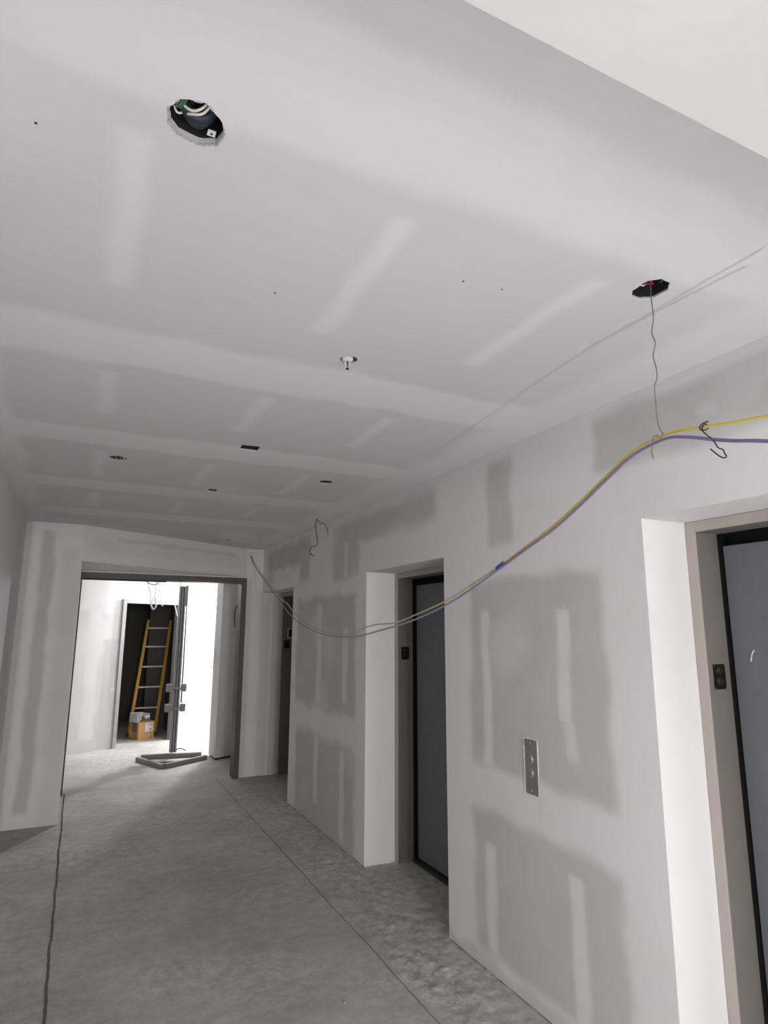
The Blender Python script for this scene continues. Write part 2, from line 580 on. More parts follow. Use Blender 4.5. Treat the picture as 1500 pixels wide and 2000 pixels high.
def build_ceiling():
    st = 0.02
    us, vv = lines(LX - 0.02, WX + 0.02, st), lines(-8.0, 7.64, st)
    patches = {}
    for k, poly in HOLES.items():
        xs = [p[0] for p in poly]; ys = [p[1] for p in poly]
        iu0 = np.searchsorted(us, min(xs) - 0.012) - 1; iu1 = np.searchsorted(us, max(xs) + 0.012)
        iv0 = np.searchsorted(vv, min(ys) - 0.012) - 1; iv1 = np.searchsorted(vv, max(ys) + 0.012)
        patches[k] = (iu0, iu1, iv0, iv1)
    def keep(UC, VC):
        kk = np.ones_like(UC, bool)
        for (a, b, c, d) in patches.values():
            kk[a:b, c:d] = False
        return kk
    P, q, U, V = grid(us, vv, lambda u, v: np.stack([u, v, np.full_like(u, HC)], -1), keep)
    P = [tuple(p) for p in P]
    ex = []
    for k, poly in HOLES.items():
        a, b, c, d = patches[k]
        cx = sum(p[0] for p in poly) / len(poly); cy = sum(p[1] for p in poly) / len(poly)
        nv = len(vv)
        out = [i * nv + c for i in range(a, b)] + [b * nv + j for j in range(c, d)] + [i * nv + d for i in range(b, a, -1)] + [a * nv + j for j in range(d, c, -1)]
        n0 = len(P)
        P += [(x, y, HC) for x, y in poly] + [(x, y, HC + (0.016 if k == 'oct_near' else 0.007)) for x, y in poly]
        n = len(poly)
        inn = list(range(n0, n0 + n))
        ang = lambda i: math.atan2(P[i][1] - cy, P[i][0] - cx)
        out.sort(key=ang)
        inn_s = sorted(inn, key=ang)
        i = j = 0
        no, ni = len(out), len(inn_s)
        while i < no or j < ni:
            ao = ang(out[(i + 1) % no]) + (2 * math.pi if i + 1 >= no else 0)
            ai = ang(inn_s[(j + 1) % ni]) + (2 * math.pi if j + 1 >= ni else 0)
            if j >= ni or (i < no and ao <= ai):
                ex.append((out[i % no], out[(i + 1) % no], inn_s[j % ni])); i += 1
            else:
                ex.append((out[i % no], inn_s[(j + 1) % ni], inn_s[j % ni])); j += 1
        for t in range(n):
            t2 = (t + 1) % n
            ex.append((n0 + t, n0 + t2, n0 + n + t2, n0 + n + t))
    me = bpy.data.meshes.new('ceiling')
    me.from_pydata(P, [], [tuple(f) for f in q] + ex)
    A = np.array(P)
    set_mud(me, ceil_mud(A[:, 0], A[:, 1]))
    return struct(link('ceiling', me, CEIL_M))
CEIL = build_ceiling()
for (x, y) in [(0.44, 1.658), (0.908, 1.358), (1.033, 1.344), (-0.162, 1.254)]:
    MB().lathe([(0.0001, -0.0012), (0.0028, -0.001), (0.0032, 0.001)], (x, y, HC), 'Z', 8).build('screw_head', M_BLKW, CEIL)

# dropped beam in front of the camera
def flat_mud(o, v=1.0):
    set_mud(o.data, np.full(len(o.data.vertices), v))
    return o
flat_mud(struct(MB().box(LX, WX, -0.75, 0.482, 2.40, HC - 0.002).build('ceiling_beam', WALL_M)), 0.0)

# ---- right wall with three portals
def wr_mud(y, z):
    v = np.ones_like(y)
    def board(y0, y1, z0, z1, s_, e=0.035, k=0, amp=0.02):
        nonlocal v
        v = np.minimum(v, 1 - s_ * rect(y, z, y0, y1, z0, z1, e, amp, k))
    def streak(y0, y1, z0, z1, s_=0.85, k=0, e=0.018):
        nonlocal v
        v = np.maximum(v, s_ * rect(y, z, y0, y1, z0, z1, e, 0.012, k))
    board(2.00, 3.02, 0.99, 1.97, 0.85, 0.035, 1)
    board(1.99, 3.03, 0.08, 0.76, 0.85, 0.04, 2)
    board(2.59, 2.82, 2.15, 2.62, 0.75, 0.03, 3)
    board(1.10, 2.00, 2.39, 2.63, 0.85, 0.03, 4)
    board(4.68, 6.20, 1.00, 2.00, 0.9, 0.05, 5)
    board(4.67, 6.14, -0.1, 0.77, 0.9, 0.05, 6)
    board(5.85, 7.40, 2.37, 2.62, 0.85, 0.05, 7)
    board(5.85, 6.15, 2.17, 2.45, 0.85, 0.05, 8)
    board(7.15, 7.40, 2.22, 2.45, 0.6, 0.06, 8)
    board(3.40, 5.22, 2.40, 2.61, 0.85, 0.05, 9)
    board(4.62, 5.22, 2.13, 2.45, 0.85, 0.04, 10)
    board(1.7, 3.3, -0.2, 0.07, 0.6, 0.02, 11)
    # softer veil of compound over parts of the board
    v = np.maximum(v, 0.45 * ss(wob(y, z, 0.55, 12), 0.2, 0.9))
    streak(2.835, 2.915, 0.98, 1.81, 0.9, 1)
    streak(2.215, 2.300, 1.27, 1.80, 0.9, 2)
    streak(2.20, 2.28, 1.12, 1.30, 0.7, 2)
    streak(2.835, 2.920, 0.10, 0.62, 0.9, 3)
    streak(2.200, 2.290, 0.02, 0.66, 0.85, 4)
    streak(2.55, 2.61, 1.5, 1.86, 0.3, 4, 0.04)
    streak(5.46, 5.60, 1.02, 1.93, 0.8, 5, 0.03)
    streak(4.84, 4.95, 1.10, 1.72, 0.8, 6, 0.02)
    streak(5.50, 5.61, 0.18, 0.80, 0.8, 7, 0.02)
    streak(4.88, 4.98, 0.04, 0.72, 0.8, 8, 0.02)
    streak(4.86, 4.95, 2.12, 2.44, 0.7, 9, 0.03)
    streak(1.38, 1.46, 2.46, 2.53, 0.6, 9, 0.03)
    return np.clip(v, 0, 1)

def build_wall_right():
    ys = lines(-8.0, FY + 0.1, 0.02, [p for pr in PORT for p in pr])
    zs = lines(0.006, HC, 0.02, [HP])
    def keep(Y, Z):
        k = np.ones_like(Y, bool)
        for a, b in PORT:
            k &= ~((Y > a) & (Y < b + (0.2 if b == FY else 0)) & (Z < HP))
        return k
    P, q, U, V = grid(ys, zs, lambda u, v: np.stack([np.full_like(u, WX), u, v], -1), keep)
    mu = wr_mud(U, V).tolist()
    P = [tuple(p) for p in P]
    ex = []
    def quad(a, b, c, d):
        n = len(P)
        P.extend([a, b, c, d])
        mu.extend([1, 1, 1, 1])
        ex.append((n, n + 1, n + 2, n + 3))
    for a, b in PORT:
        X1 = RV + 0.02 if b != FY else RV + 0.30
        if b != FY:
            quad((WX, b, 0), (X1, b, 0), (X1, b, HP), (WX, b, HP))
        quad((WX, a, 0), (X1, a, 0), (X1, a, HP), (WX, a, HP))
        bb = b + 0.15 if b == FY else b
        quad((WX, a, HP), (X1, a, HP), (X1, bb, HP), (WX, bb, HP))
    me = bpy.data.meshes.new('wall_right')
    me.from_pydata(P, [], [tuple(f) for f in q] + ex)
    set_mud(me, mu)
    return struct(link('wall_right', me, WALL_M))
build_wall_right()

# ---- left wall
def simple_wall(name, p0, p1, z0, z1, mudf, step=0.03, material=None, thick=None, keep=None, extra=()):
    """vertical sheet from p0 to p1 in plan, backed by a second skin when thick is given"""
    d = Vector((p1[0] - p0[0], p1[1] - p0[1]))
    L = d.length
    d.normalize()
    us, zs = lines(0, L, step, extra), lines(z0, z1, step, [])
    P, q, U, V = grid(us, zs, lambda u, v: np.stack([p0[0] + d.x * u, p0[1] + d.y * u, v], -1), keep)
    mu = np.clip(mudf(U, V), 0, 1).tolist()
    P = [tuple(p) for p in P]
    ex = []
    if thick:
        nx, ny = d.y * thick, -d.x * thick
        n = len(P)
        c = [(p0[0], p0[1]), (p1[0], p1[1]), (p1[0] + nx, p1[1] + ny), (p0[0] + nx, p0[1] + ny)]
        P += [(x, y, z0) for x, y in c] + [(x, y, z1) for x, y in c]
        mu += [1.0] * 8
        ex += [(n, n + 3, n + 2, n + 1), (n + 4, n + 5, n + 6, n + 7), (n + 1, n + 2, n + 6, n + 5), (n + 2, n + 3, n + 7, n + 6), (n + 3, n, n + 4, n + 7)]
    me = bpy.data.meshes.new(name)
    me.from_pydata(P, [], [tuple(f) for f in q] + ex)
    set_mud(me, mu)
    return struct(link(name, me, material or WALL_M))

simple_wall('wall_left', (LX, -8.0), (LX, PY), 0, HC, lambda u, z: 0.95 + 0.1 * wob(u, z, 0.4, 3), 0.06, thick=-0.12)
simple_wall('wall_back', (LX - 0.1, -8.0), (WX + 0.6, -8.0), 0, HC, lambda u, z: 0.8 + 0 * u, 0.2, thick=0.1)

# ---- far end: pillar, slanting header, strip right of the opening
def pillar_mud(u, z):
    x = LX + u
    v = np.ones_like(u)
    v = np.minimum(v, 1 - 0.85 * rect(x, z, -0.375, -0.265, 0.12, 2.60, 0.02, 0.012, 3))
    v = np.minimum(v, 1 - 0.9 * (1 - ss(x, -0.475, -0.45)))
    v = np.minimum(v, 1 - 0.35 * rect(x, z, -0.19, -0.02, -.2, 2.45, 0.05, 0.02, 5))
    return v
def build_pillar():
    us, zs = lines(0, PX - LX, 0.02), lines(0, HC, 0.03)
    P, q, U, V = grid(us, zs, lambda u, v: np.stack([LX + u, np.full_like(u, PY), v], -1))
    mu = pillar_mud(U, V).tolist()
    P = [tuple(p) for p in P]
    n = len(P)
    for x, y in ((PX, PY), (PX, 7.78), (-2.4, 7.78), (-2.4, PY + 0.001), (LX - 0.12, PY + 0.001)):
        P += [(x, y, 0), (x, y, HC)]
        mu += [0.85, 0.85]
    ex = [(n + 2 * i, n + 2 * i + 2, n + 2 * i + 3, n + 2 * i + 1) for i in range(4)]
    me = bpy.data.meshes.new('wall_far_left')
    me.from_pydata(P, [], [tuple(f) for f in q] + ex)
    set_mud(me, mu)
    return struct(link('wall_far_left', me, WALL_M))
build_pillar()

HS = 2.335
def build_header():
    a, b = Vector((PX, PY)), Vector((1.80, FY))
    L = (b - a).length
    d = (b - a) / L
    us, zs = lines(0, L, 0.02), lines(HS, HC, 0.02)
    P, q, U, V = grid(us, zs, lambda u, v: np.stack([a.x + d.x * u, a.y + d.y * u, v], -1))
    mud = 1 - 0.55 * rect(U, V, 0.35, 1.95, 2.585 - 0.02, 2.60, 0.02, 0.01, 4) - 0.2 * rect(U, V, 0.1, 3, 2.44, 2.56, 0.04, 0.02, 2)
    mu = mud.tolist()
    P = [tuple(p) for p in P]
    n = len(P)
    c = [(a.x, a.y), (b.x, b.y), (b.x, 7.78), (a.x, 7.78)]
    P += [(x, y, HS) for x, y in c] + [(x, y, HC) for x, y in c]
    mu += [0.9] * 8
    ex = [(n, n + 3, n + 2, n + 1), (n + 2, n + 3, n + 7, n + 6), (n + 3, n, n + 4, n + 7), (n + 1, n + 2, n + 6, n + 5)]
    n = len(P)
    P += [(x, y, z) for z in (2.3185, HS) for x, y in ((PX, 7.60), (1.80, 7.60), (1.80, 7.78), (PX, 7.78))]
    mu += [0.9] * 8
    ex += [(n, n + 1, n + 5, n + 4), (n + 2, n + 3, n + 7, n + 6), (n, n + 3, n + 2, n + 1)]
    me = bpy.data.meshes.new('wall_far_header')
    me.from_pydata(P, [], [tuple(f) for f in q] + ex)
    set_mud(me, mu)
    return struct(link('wall_far_header', me, WALL_M))
build_header()

def far_right_mud(u, z):
    x = 1.80 + u
    v = 0.95 * np.ones_like(u)
    v = np.minimum(v, 1 - 0.45 * rect(x, z, 1.81, 1.88, 0, 2.3, 0.02, 0.008, 1))
    v = np.minimum(v, 1 - 0.50 * rect(x, z, 2.00, 2.13, -1, 2.14, 0.015, 0.006, 2))
    v = np.minimum(v, 1 - 0.8 * rect(x, z, 2.15, 2.6, -1, 2.14, 0.012, 0.006, 3))
    return v
simple_wall('wall_far_right', (1.80, FY), (2.60, FY), 0, HC, far_right_mud, 0.02, thick=-0.16)

# metal framing round the opening: trim with head and jambs
tr = struct(empty('trim_1', (0.9, FY, 0)))
def child_box(name, x0, x1, y0, y1, z0, z1, material, parent, bevel=0.0):
    px, py, pz = parent.location
    return MB().box(x0 - px, x1 - px, y0 - py, y1 - py, z0 - pz, z1 - pz).build(name, material, parent, bevel=bevel)
child_box('frame_head', -0.03, 1.808, 7.595, 7.775, 2.252, 2.318, M_DARKFRAME, tr)
child_box('frame_head_lip', -0.03, 0.865, 7.603, 7.640, 2.236, 2.251, M_BLKW, tr)
child_box('frame_jamb', 1.745, 1.808, 7.595, 7.775, 0.0, 2.2515, M_DARKFRAME, tr)
child_box('frame_jamb', -0.03, -0.016, 7.595, 7.775, 0.0, 2.2355, M_DARKFRAME, tr)

# ---- far room
UX, UY = 0.8944, 0.4472          # direction of its slanting rear wall
P0 = (-0.02 - 2.3 * UX, 9.89 - 2.3 * UY)
DS0, DS1, DZ = 2.3 + 0.69, 2.3 + 1.60, 2.095
def room_mud(u, z):
    v = 0.62 + 0.25 * wob(u, z, 0.5, 4)
    v = np.maximum(v, 0.95 * rect(u, z, 2.44, 2.66, 0.15, 2.0, 0.04, 0.02, 5))
    v = np.maximum(v, 0.9 * rect(u, z, 2.3, 3.0, 1.9, 3, 0.1, 0.04, 6))
    v = np.minimum(v, 1 - 0.8 * rect(u, z, 2.70, 2.92, 0.0, 1.55, 0.02, 0.01, 7))
    v = np.minimum(v, 1 - 0.7 * rect(u, z, 4.12, 4.38, 0.0, 1.05, 0.03, 0.02, 8))
    v = np.maximum(v, 0.95 * rect(u, z, 2.88, 2.96, 0.78, 0.86, 0.02, 0.01, 9))
    v = np.minimum(v, 1 - 0.5 * rect(u, z, 2.2, 3.0, -0.1, 0.10, 0.01, 0.004, 9))
    return v
simple_wall('wall_room_rear', P0, (P0[0] + UX * 8.2, P0[1] + UY * 8.2), 0, 2.95, room_mud, 0.03,
            keep=lambda U, V: ~((U > DS0) & (U < DS1) & (V < DZ)), extra=[DS0, DS1])
def pw(s, t):   # point s along the rear wall, t behind it
    return (P0[0] + UX * s - UY * t, P0[1] + UY * s + UX * t)
one = lambda u, z: 0.8 + 0 * u
struct(MB().box(-2.5, 5.9, 7.70, 14.0, 2.95, 3.03).build('ceiling_room', mat('room_ceiling', lin(214, 213, 212), 0.9)))
simple_wall('wall_room_left', (-2.4, 7.78), (-2.4, 14.0), 0, 2.95, one, 0.3)
simple_wall('wall_room_right', (5.6, 7.70), (5.6, 14.0), 0, 2.95, one, 0.3)
simple_wall('wall_room_front', (PX - 2.4, 7.781), (PX, 7.781), 0, 2.95, one, 0.3)
simple_wall('wall_room_over_opening', (PX, 7.782), (2.5, 7.782), HS, 2.95, one, 0.3)
# short wall end with a dark gap under the board
sa, sb = (1.754, 8.735), (1.737, 9.08)
def stub_poly(i=0.0):
    return [(sa[0] + i, sa[1] + i), (sa[0] + UX * 4.2, sa[1] + UY * 4.2 + i), (sb[0] + UX * 4.2, sb[1] + UY * 4.2 - i), (sb[0] + i, sb[1] - i)]
st_ = MB().prism(stub_poly(), 0.022, 2.95).build('wall_room_end', WALL_M)
flat_mud(struct(st_), 0.8)
struct(MB().prism(stub_poly(0.012), 0.0, 0.0215).build('gap_shade_block', M_BLACK))  # black block painted in as the shade of the gap, no real skirting
simple_wall('wall_room_side', (2.30, 7.78), (2.30, 9.05), 0, 2.95, one, 0.3)

# store cupboard behind the doorway
struct(MB().box(0.05, 0.10, 10.42, 13.6, 0, 2.4).build('wall_store_left', M_CLOSET_SHADE))
struct(MB().box(1.475, 1.53, 10.75, 13.6, 0, 2.4).build('wall_store_right', M_CLOSET_SHADE))
struct(MB().box(1.13, 1.474, 11.95, 12.0, 0, 2.4).build('wall_store_back', M_CLOSET_SHADE))
struct(MB().box(0.101, 1.474, 13.55, 13.6, 0, 2.4).build('wall_store_end', M_CLOSET_SHADE))
struct(MB().prism([pw(DS0 - 0.75, 0.02), pw(DS1 + 0.25, 0.02), (1.7, 13.7), (0.0, 13.7)], 2.40, 2.44).build('ceiling_store', M_CLOSET_SHADE))
# doorway lining
dr = struct(empty('door_4', pw((DS0 + DS1) / 2, 0.0) + (0,), math.atan2(UY, UX)))
hw = (DS1 - DS0) / 2
MB().box(-hw - 0.045, -hw + 0.012, -0.03, 0.05, 0, DZ + 0.045).build('door_jamb', M_GALV, dr)
MB().box(hw - 0.012, hw + 0.045, -0.03, 0.05, 0, DZ + 0.045).build('door_jamb', M_GALV, dr)
MB().box(-hw + 0.0125, hw - 0.0125, -0.03, 0.11, DZ - 0.012, DZ + 0.045).build('door_head', M_GALV, dr)

# ---- elevator portals
def elevator(idx, y0, y1):
    cy = (y0 + y1) / 2
    e = struct(empty('door_%d' % idx, (RV, cy, 0)))
    h = (y1 - y0) / 2
    fw, fd = 0.045, 0.140
    child = lambda nm, x0, x1, a, b, z0, z1, m_, bev=0.0: MB().box(x0 - RV, x1 - RV, a - cy, b - cy, z0, z1).build(nm, m_, e, bevel=bev)
    for (a, b) in ((y1 - fw, y1 - 0.001), (y0 + 0.001, y0 + fw)):
        child('door_jamb', RV, RV + 0.010, a, b, 0.0, HP - 0.001, M_FRAME, 0.002)
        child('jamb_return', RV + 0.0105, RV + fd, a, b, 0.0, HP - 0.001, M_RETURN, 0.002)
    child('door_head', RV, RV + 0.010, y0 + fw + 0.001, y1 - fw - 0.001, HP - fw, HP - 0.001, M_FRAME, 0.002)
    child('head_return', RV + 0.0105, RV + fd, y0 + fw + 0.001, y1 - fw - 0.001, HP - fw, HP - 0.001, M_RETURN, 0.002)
    child('shaft_backing', RV + fd + 0.06, RV + fd + 0.075, y0 + 0.002, y1 - 0.002, 0.0, HP - 0.002, M_BLACK)
    g = 0.006 if idx == 1 else 0.026
    child('door_panel', RV + fd + 0.022, RV + fd + 0.052, y0 + fw + g, cy - 0.002, 0.028, HP - fw - 0.050, M_DOOR, 0.002)
    child('door_panel', RV + fd + 0.022, RV + fd + 0.052, cy + 0.002, y1 - fw - g, 0.028, HP - fw - 0.050, M_DOOR, 0.002)
    for (a, b) in ((y1 - fw, y1 - 0.001), (y0 + 0.001, y0 + fw)):
        child('shaft_lining', RV + fd + 0.001, RV + fd + 0.0595, a, b, 0.0, HP - 0.003, M_BLACK)
    child('head_lining', RV + fd + 0.001, RV + fd + 0.0595, y0 + fw + 0.001, y1 - fw - 0.001, HP - fw, HP - 0.003, M_BLACK)
    sl = child('door_sill', RV + fd - 0.02, RV + fd + 0.05, y0 + fw + 0.002, y1 - fw - 0.002, 0.001, 0.010, M_DARKFRAME)
    # button plate on the far jamb
    pl = MB().box(0.035, 0.105, h - fw - 0.0045, h - fw - 0.0005, 1.470, 1.568).build('button_plate', M_BLACKPL, e, bevel=0.002)
    yb = h - fw - 0.0055
    for zz in (1.544, 1.503):
        MB().lathe([(0.0, -0.002), (0.010, -0.002), (0.011, 0.0), (0.014, 0.0), (0.016, -0.0022), (0.0185, 0.001)], (0.070, yb, zz), 'Y', 16).build('button_ring', mat('dark_bezel', lin(52, 44, 42), 0.35, 0.4), pl, True)
    for xx, zz in ((0.040, 1.475), (0.100, 1.475), (0.040, 1.563), (0.100, 1.563)):
        MB().lathe([(0.0, -0.001), (0.0022, -0.001), (0.0026, 0.0015)], (xx, yb, zz), 'Y', 8).build('screw_head', M_STEEL, pl)
    return e
for i, (a, b) in enumerate(PORT):
    ev = elevator(i + 1, a, b)
    if i == 2:
        h = (b - a) / 2
        rim = MB().box(0.076, 0.128, h - 0.0525, h - 0.0455, 1.592, 1.714).build('indicator_plate', M_WHITE, ev, bevel=0.002)
        MB().box(0.086, 0.126, h - 0.0545, h - 0.0525, 1.604, 1.706).build('indicator_window', M_BLACKPL, rim)

# scuff on the nearest door
sc = MB().tube([(RV + 0.1605, 1.64, 1.58), (RV + 0.1603, 1.632, 1.61), (RV + 0.1605, 1.622, 1.625)], 0.0025, 6, 4)
tag(sc.build('paint_scuff', M_WHITE), 'small white paint scuff on the nearest grey elevator door', 'paint mark')

# ================================================================== THINGS ON THE WALL AND CEILING
# ---- hall call station
cs = tag(empty('call_station', (WX, 2.519, 0.930)), 'brushed steel call plate with two round buttons on the plaster wall', 'button plate')
MB().box(-0.0035, 0.0, -0.047, 0.047, 0.0, 0.250).build('plate', M_STEEL, cs, bevel=0.001)
for zz in (0.161, 0.097):
    bt = MB().lathe([(0.0, -0.009), (0.013, -0.009), (0.0155, -0.0075), (0.0165, -0.0036)], (0, 0.004, zz), 'X', 20).build('button', M_STEEL, cs, True)
    MB().lathe([(0.0168, -0.0036), (0.0175, -0.007), (0.0195, -0.007), (0.0205, -0.0036)], (0, 0.004, zz), 'X', 20).build('button_ring', M_GALV, bt, True)
for zz in (0.018, 0.232):
    MB().lathe([(0.0, -0.006), (0.004, -0.0055), (0.005, -0.0036)], (0, 0.004, zz), 'X', 10).build('screw_head', M_GALV, cs)
rr = random.Random(5)
edge = MB()
for k in range(24):
    z0 = -0.004 + k * 0.0108
    w = 0.006 + 0.004 * rr.random()
    edge.box(-0.003 - 0.002 * rr.random(), 0.0, 0.0475, 0.0475 + w, z0, z0 + 0.0105)
for k in range(9):
    y0 = -0.052 + k * 0.0118
    w = 0.003 + 0.004 * rr.random()
    edge.box(-0.002 - 0.002 * rr.random(), 0.0, y0, y0 + 0.0115, 0.2505, 0.2505 + w)
for k in range(14):
    z0 = 0.09 + k * 0.0108
    w = 0.002 + 0.003 * rr.random()
    edge.box(-0.0018 - 0.001 * rr.random(), 0.0, -0.0475 - w, -0.0475, z0, z0 + 0.0105)
edge.build('torn_paper_edge', M_WHITE, cs)['kind'] = 'stuff'

# ---- electrical boxes above the ceiling
def electrical_box(poly, label, depth=0.05, grow=1.0, group=None, material=None, zb=0.0075):
    cx = sum(p[0] for p in poly) / len(poly); cy = sum(p[1] for p in poly) / len(poly)
    t = tag(empty('electrical_box', (cx, cy, HC)), label, 'electrical box', group)
    n = len(poly)
    loc = [((x - cx) * grow, (y - cy) * grow) for x, y in poly]
    z0, z1 = zb, zb + depth
    v = [(x, y, z0) for x, y in loc] + [(x * 0.97, y * 0.97, z1) for x, y in loc] + [(x * 1.05, y * 1.05, z0) for x, y in loc] + [(x * 1.02, y * 1.02, z1 + 0.002) for x, y in loc]
    f = []
    for i in range(n):
        j = (i + 1) % n
        f += [(i, j, n + j, n + i), (2 * n + i, 3 * n + i, 3 * n + j, 2 * n + j), (i, 2 * n + i, 2 * n + j, j)]
    f += [tuple(range(n, 2 * n)), tuple(reversed(range(3 * n, 4 * n)))]
    MB().add(v, f).build('box_shell', material or mat('box_dark_steel', lin(58, 60, 64), 0.5, 0.4, 0.2, 40), t)
    return t
B1 = electrical_box(HOLES['oct_near'], 'ragged ceiling box nearest the camera, full of black, green and white wires', 0.055, 1.02, zb=0.0165)
c1 = B1.location
L = lambda pts: [(x - c1[0], y - c1[1], z - HC) for x, y, z in pts]
MB().tube(L([(0.09, 1.10, 2.745), (0.10, 1.112, 2.712), (0.125, 1.122, 2.704), (0.148, 1.118, 2.716), (0.156, 1.10, 2.742)]), 0.013, 10, 6).build('cable_jacket', mat('black_jacket', lin(46, 50, 58), 0.4, 0, 0.2, 30), B1, True)
MB().tube(L([(0.115, 1.09, 2.75), (0.108, 1.125, 2.715), (0.128, 1.140, 2.706), (0.150, 1.132, 2.72), (0.150, 1.11, 2.748)]), 0.010, 10, 6).build('cable_jacket', MATS['black_jacket'], B1, True)
for k, off in enumerate((0, 0.007, 0.013)):
    MB().tube(L([(0.096 + off, 1.074, 2.745), (0.087 + off, 1.088, 2.706), (0.084 + off * .6, 1.106, 2.700), (0.090 + off, 1.124, 2.725)]), 0.0030, 7, 5).build('green_wire', M_GRN, B1, True)
MB().tube(L([(0.150, 1.073, 2.725), (0.130, 1.083, 2.694), (0.110, 1.096, 2.692), (0.088, 1.100, 2.708)]), 0.0028, 7, 5).build('white_wire', M_WHTW, B1, True)
MB().tube(L([(0.154, 1.076, 2.722), (0.134, 1.092, 2.692), (0.112, 1.106, 2.693), (0.101, 1.122, 2.704)]), 0.0028, 7, 5).build('white_wire', M_WHTW, B1, True)
MB().tube(L([(0.079, 1.112, 2.708), (0.086, 1.118, 2.698), (0.095, 1.119, 2.700), (0.101, 1.114, 2.712)]), 0.0022, 7, 5).build('white_wire', M_WHTW, B1, True)
ear = MB().box(0.150 - c1[0], 0.166 - c1[0], 1.135 - c1[1], 1.150 - c1[1], 0.012, 0.0145).build('mounting_ear', M_WHITE, B1)
MB().lathe([(0.0, -0.0005), (0.0025, -0.0005), (0.003, 0.001)], (0.158 - c1[0], 1.143 - c1[1], 0.0118), 'Z', 8).build('screw_head', M_BLKW, ear)
rr = random.Random(9)
torn = MB()
pl = HOLES['oct_near']
for i in range(len(pl)):
    x, y = pl[i]
    if y > 1.10 or rr.random() < 0.45:
        q0, q1 = pl[i - 1], pl[(i + 1) % len(pl)]
        mid = lambda a, b: ((a[0] + b[0]) / 2 - c1[0], (a[1] + b[1]) / 2 - c1[1], 0.0006)
        torn.tube([mid(q0, (x, y)), (x - c1[0] + (x - 0.123) * 0.03 * rr.random(), y - c1[1] + (y - 1.114) * 0.03 * rr.random(), -0.0008), mid((x, y), q1)], 0.0014 + 0.0016 * rr.random(), 6, 3)
torn.build('torn_plaster_rim', M_TORN, B1)['kind'] = 'stuff'

B2 = electrical_box(HOLES['oct_right'], 'open ceiling box above the sagging cables with red and green wires inside', 0.05, 1.02)
c2 = B2.location
L2 = lambda pts: [(x - c2[0], y - c2[1], z - HC) for x, y, z in pts]
MB().tube(L2([(1.395, 1.165, 2.745), (1.405, 1.158, 2.705), (1.422, 1.150, 2.703), (1.43, 1.135, 2.735)]), 0.0032, 7, 5).build('red_wire', M_REDW, B2, True)
MB().tube(L2([(1.40, 1.15, 2.742), (1.415, 1.143, 2.706), (1.433, 1.150, 2.703), (1.44, 1.165, 2.735)]), 0.0032, 7, 5).build('red_wire', M_REDW, B2, True)
MB().tube(L2([(1.39, 1.14, 2.735), (1.402, 1.133, 2.706), (1.412, 1.143, 2.702), (1.405, 1.165, 2.725)]), 0.0026, 7, 5).build('green_wire', M_GRN, B2, True)
MB().tube(L2([(1.392, 1.175, 2.728), (1.403, 1.168, 2.701), (1.413, 1.160, 2.703), (1.411, 1.14, 2.73)]), 0.0026, 7, 5).build('white_wire', M_WHTW, B2, True)
MB().tube(L2([(1.44, 1.115, 2.735), (1.446, 1.128, 2.705), (1.452, 1.142, 2.71)]), 0.0026, 7, 5).build('grey_wire', M_GREYW, B2, True)
ring = [(x - c2[0], y - c2[1], 0.0005) for x, y in HOLES['oct_right']]
MB().tube(ring[12:] + ring[:3], 0.0016, 6, 2).build('torn_plaster_rim', M_WHITE, B2)

B3 = electrical_box(HOLES['round_far'], 'small round ceiling box near the left wall with a wire end showing', 0.05, 1.02)
c3 = B3.location
MB().tube([(-0.03, 0.0, 0.04), (-0.012, 0.02, 0.010), (0.012, 0.028, 0.006), (0.03, 0.01, 0.035)], 0.006, 8, 5).build('cable_jacket', M_GREYW, B3, True)
MB().tube([(0.028, 0.03, 0.03), (0.034, 0.036, 0.004), (0.037, 0.02, 0.03)], 0.003, 7, 5).build('white_wire', M_WHTW, B3, True)
electrical_box(HOLES['square'], 'square hole in the ceiling with a pale rim, larger of the two square ones', 0.07, 1.02)
electrical_box(HOLES['square_small'], 'smaller square hole in the ceiling, farther back than the pale-rimmed one', 0.06, 1.02)
electrical_box(HOLES['round_mid'], 'round dark ceiling hole close to the elevator wall', 0.06, 1.02)
electrical_box(HOLES['round_last'], 'farthest ceiling hole, seen as a thin slit before the end wall', 0.06, 1.02)
sq = HOLES['square']
sqo = [o for o in bpy.data.objects if o.get('label', '').startswith('square hole')][0]
cq = sqo.location
MB().tube([(sq[i % 12][0] - cq[0], sq[i % 12][1] - cq[1], 0.0008) for i in (6, 7, 8, 9)] , 0.0025, 6, 2).build('pale_rim', M_WHITE, sqo)

# ---- sprinklers
def sprinkler(x, y, label, s=1.0):
    t = tag(empty('sprinkler_head', (x, y, HC)), label, 'sprinkler')
    MB().lathe([(0.012 * s, 0.05), (0.012 * s, 0.010), (0.021 * s, 0.008), (0.021 * s, -0.002), (0.017 * s, -0.006), (0.008 * s, -0.008), (0.0, -0.008)], (0, 0, 0), 'Z', 20).build('fitting', M_WHITE, t, True)
    for a in (-1, 1):
        MB().tube([(a * 0.007 * s, 0, -0.006), (a * 0.0085 * s, 0, -0.020 * s), (a * 0.003, 0, -0.036 * s)], 0.0024 * s, 7, 4).build('frame_arm', M_WHITE, t, True)
    MB().lathe([(0.0, -0.0075), (0.003, -0.0075), (0.003, -0.034 * s), (0, -0.034 * s)], (0, 0, 0), 'Z', 10).build('bulb', M_GREYW, t, True)
    MB().lathe([(0.0, -0.036 * s), (0.006 * s, -0.036 * s), (0.006 * s, -0.0395 * s), (0.0, -0.0395 * s)], (0, 0, 0), 'Z', 12).build('deflector', M_BLKW, t)
    return t
sprinkler(0.810, 1.988, 'white sprinkler head poking through a round hole in the ceiling, near the middle')
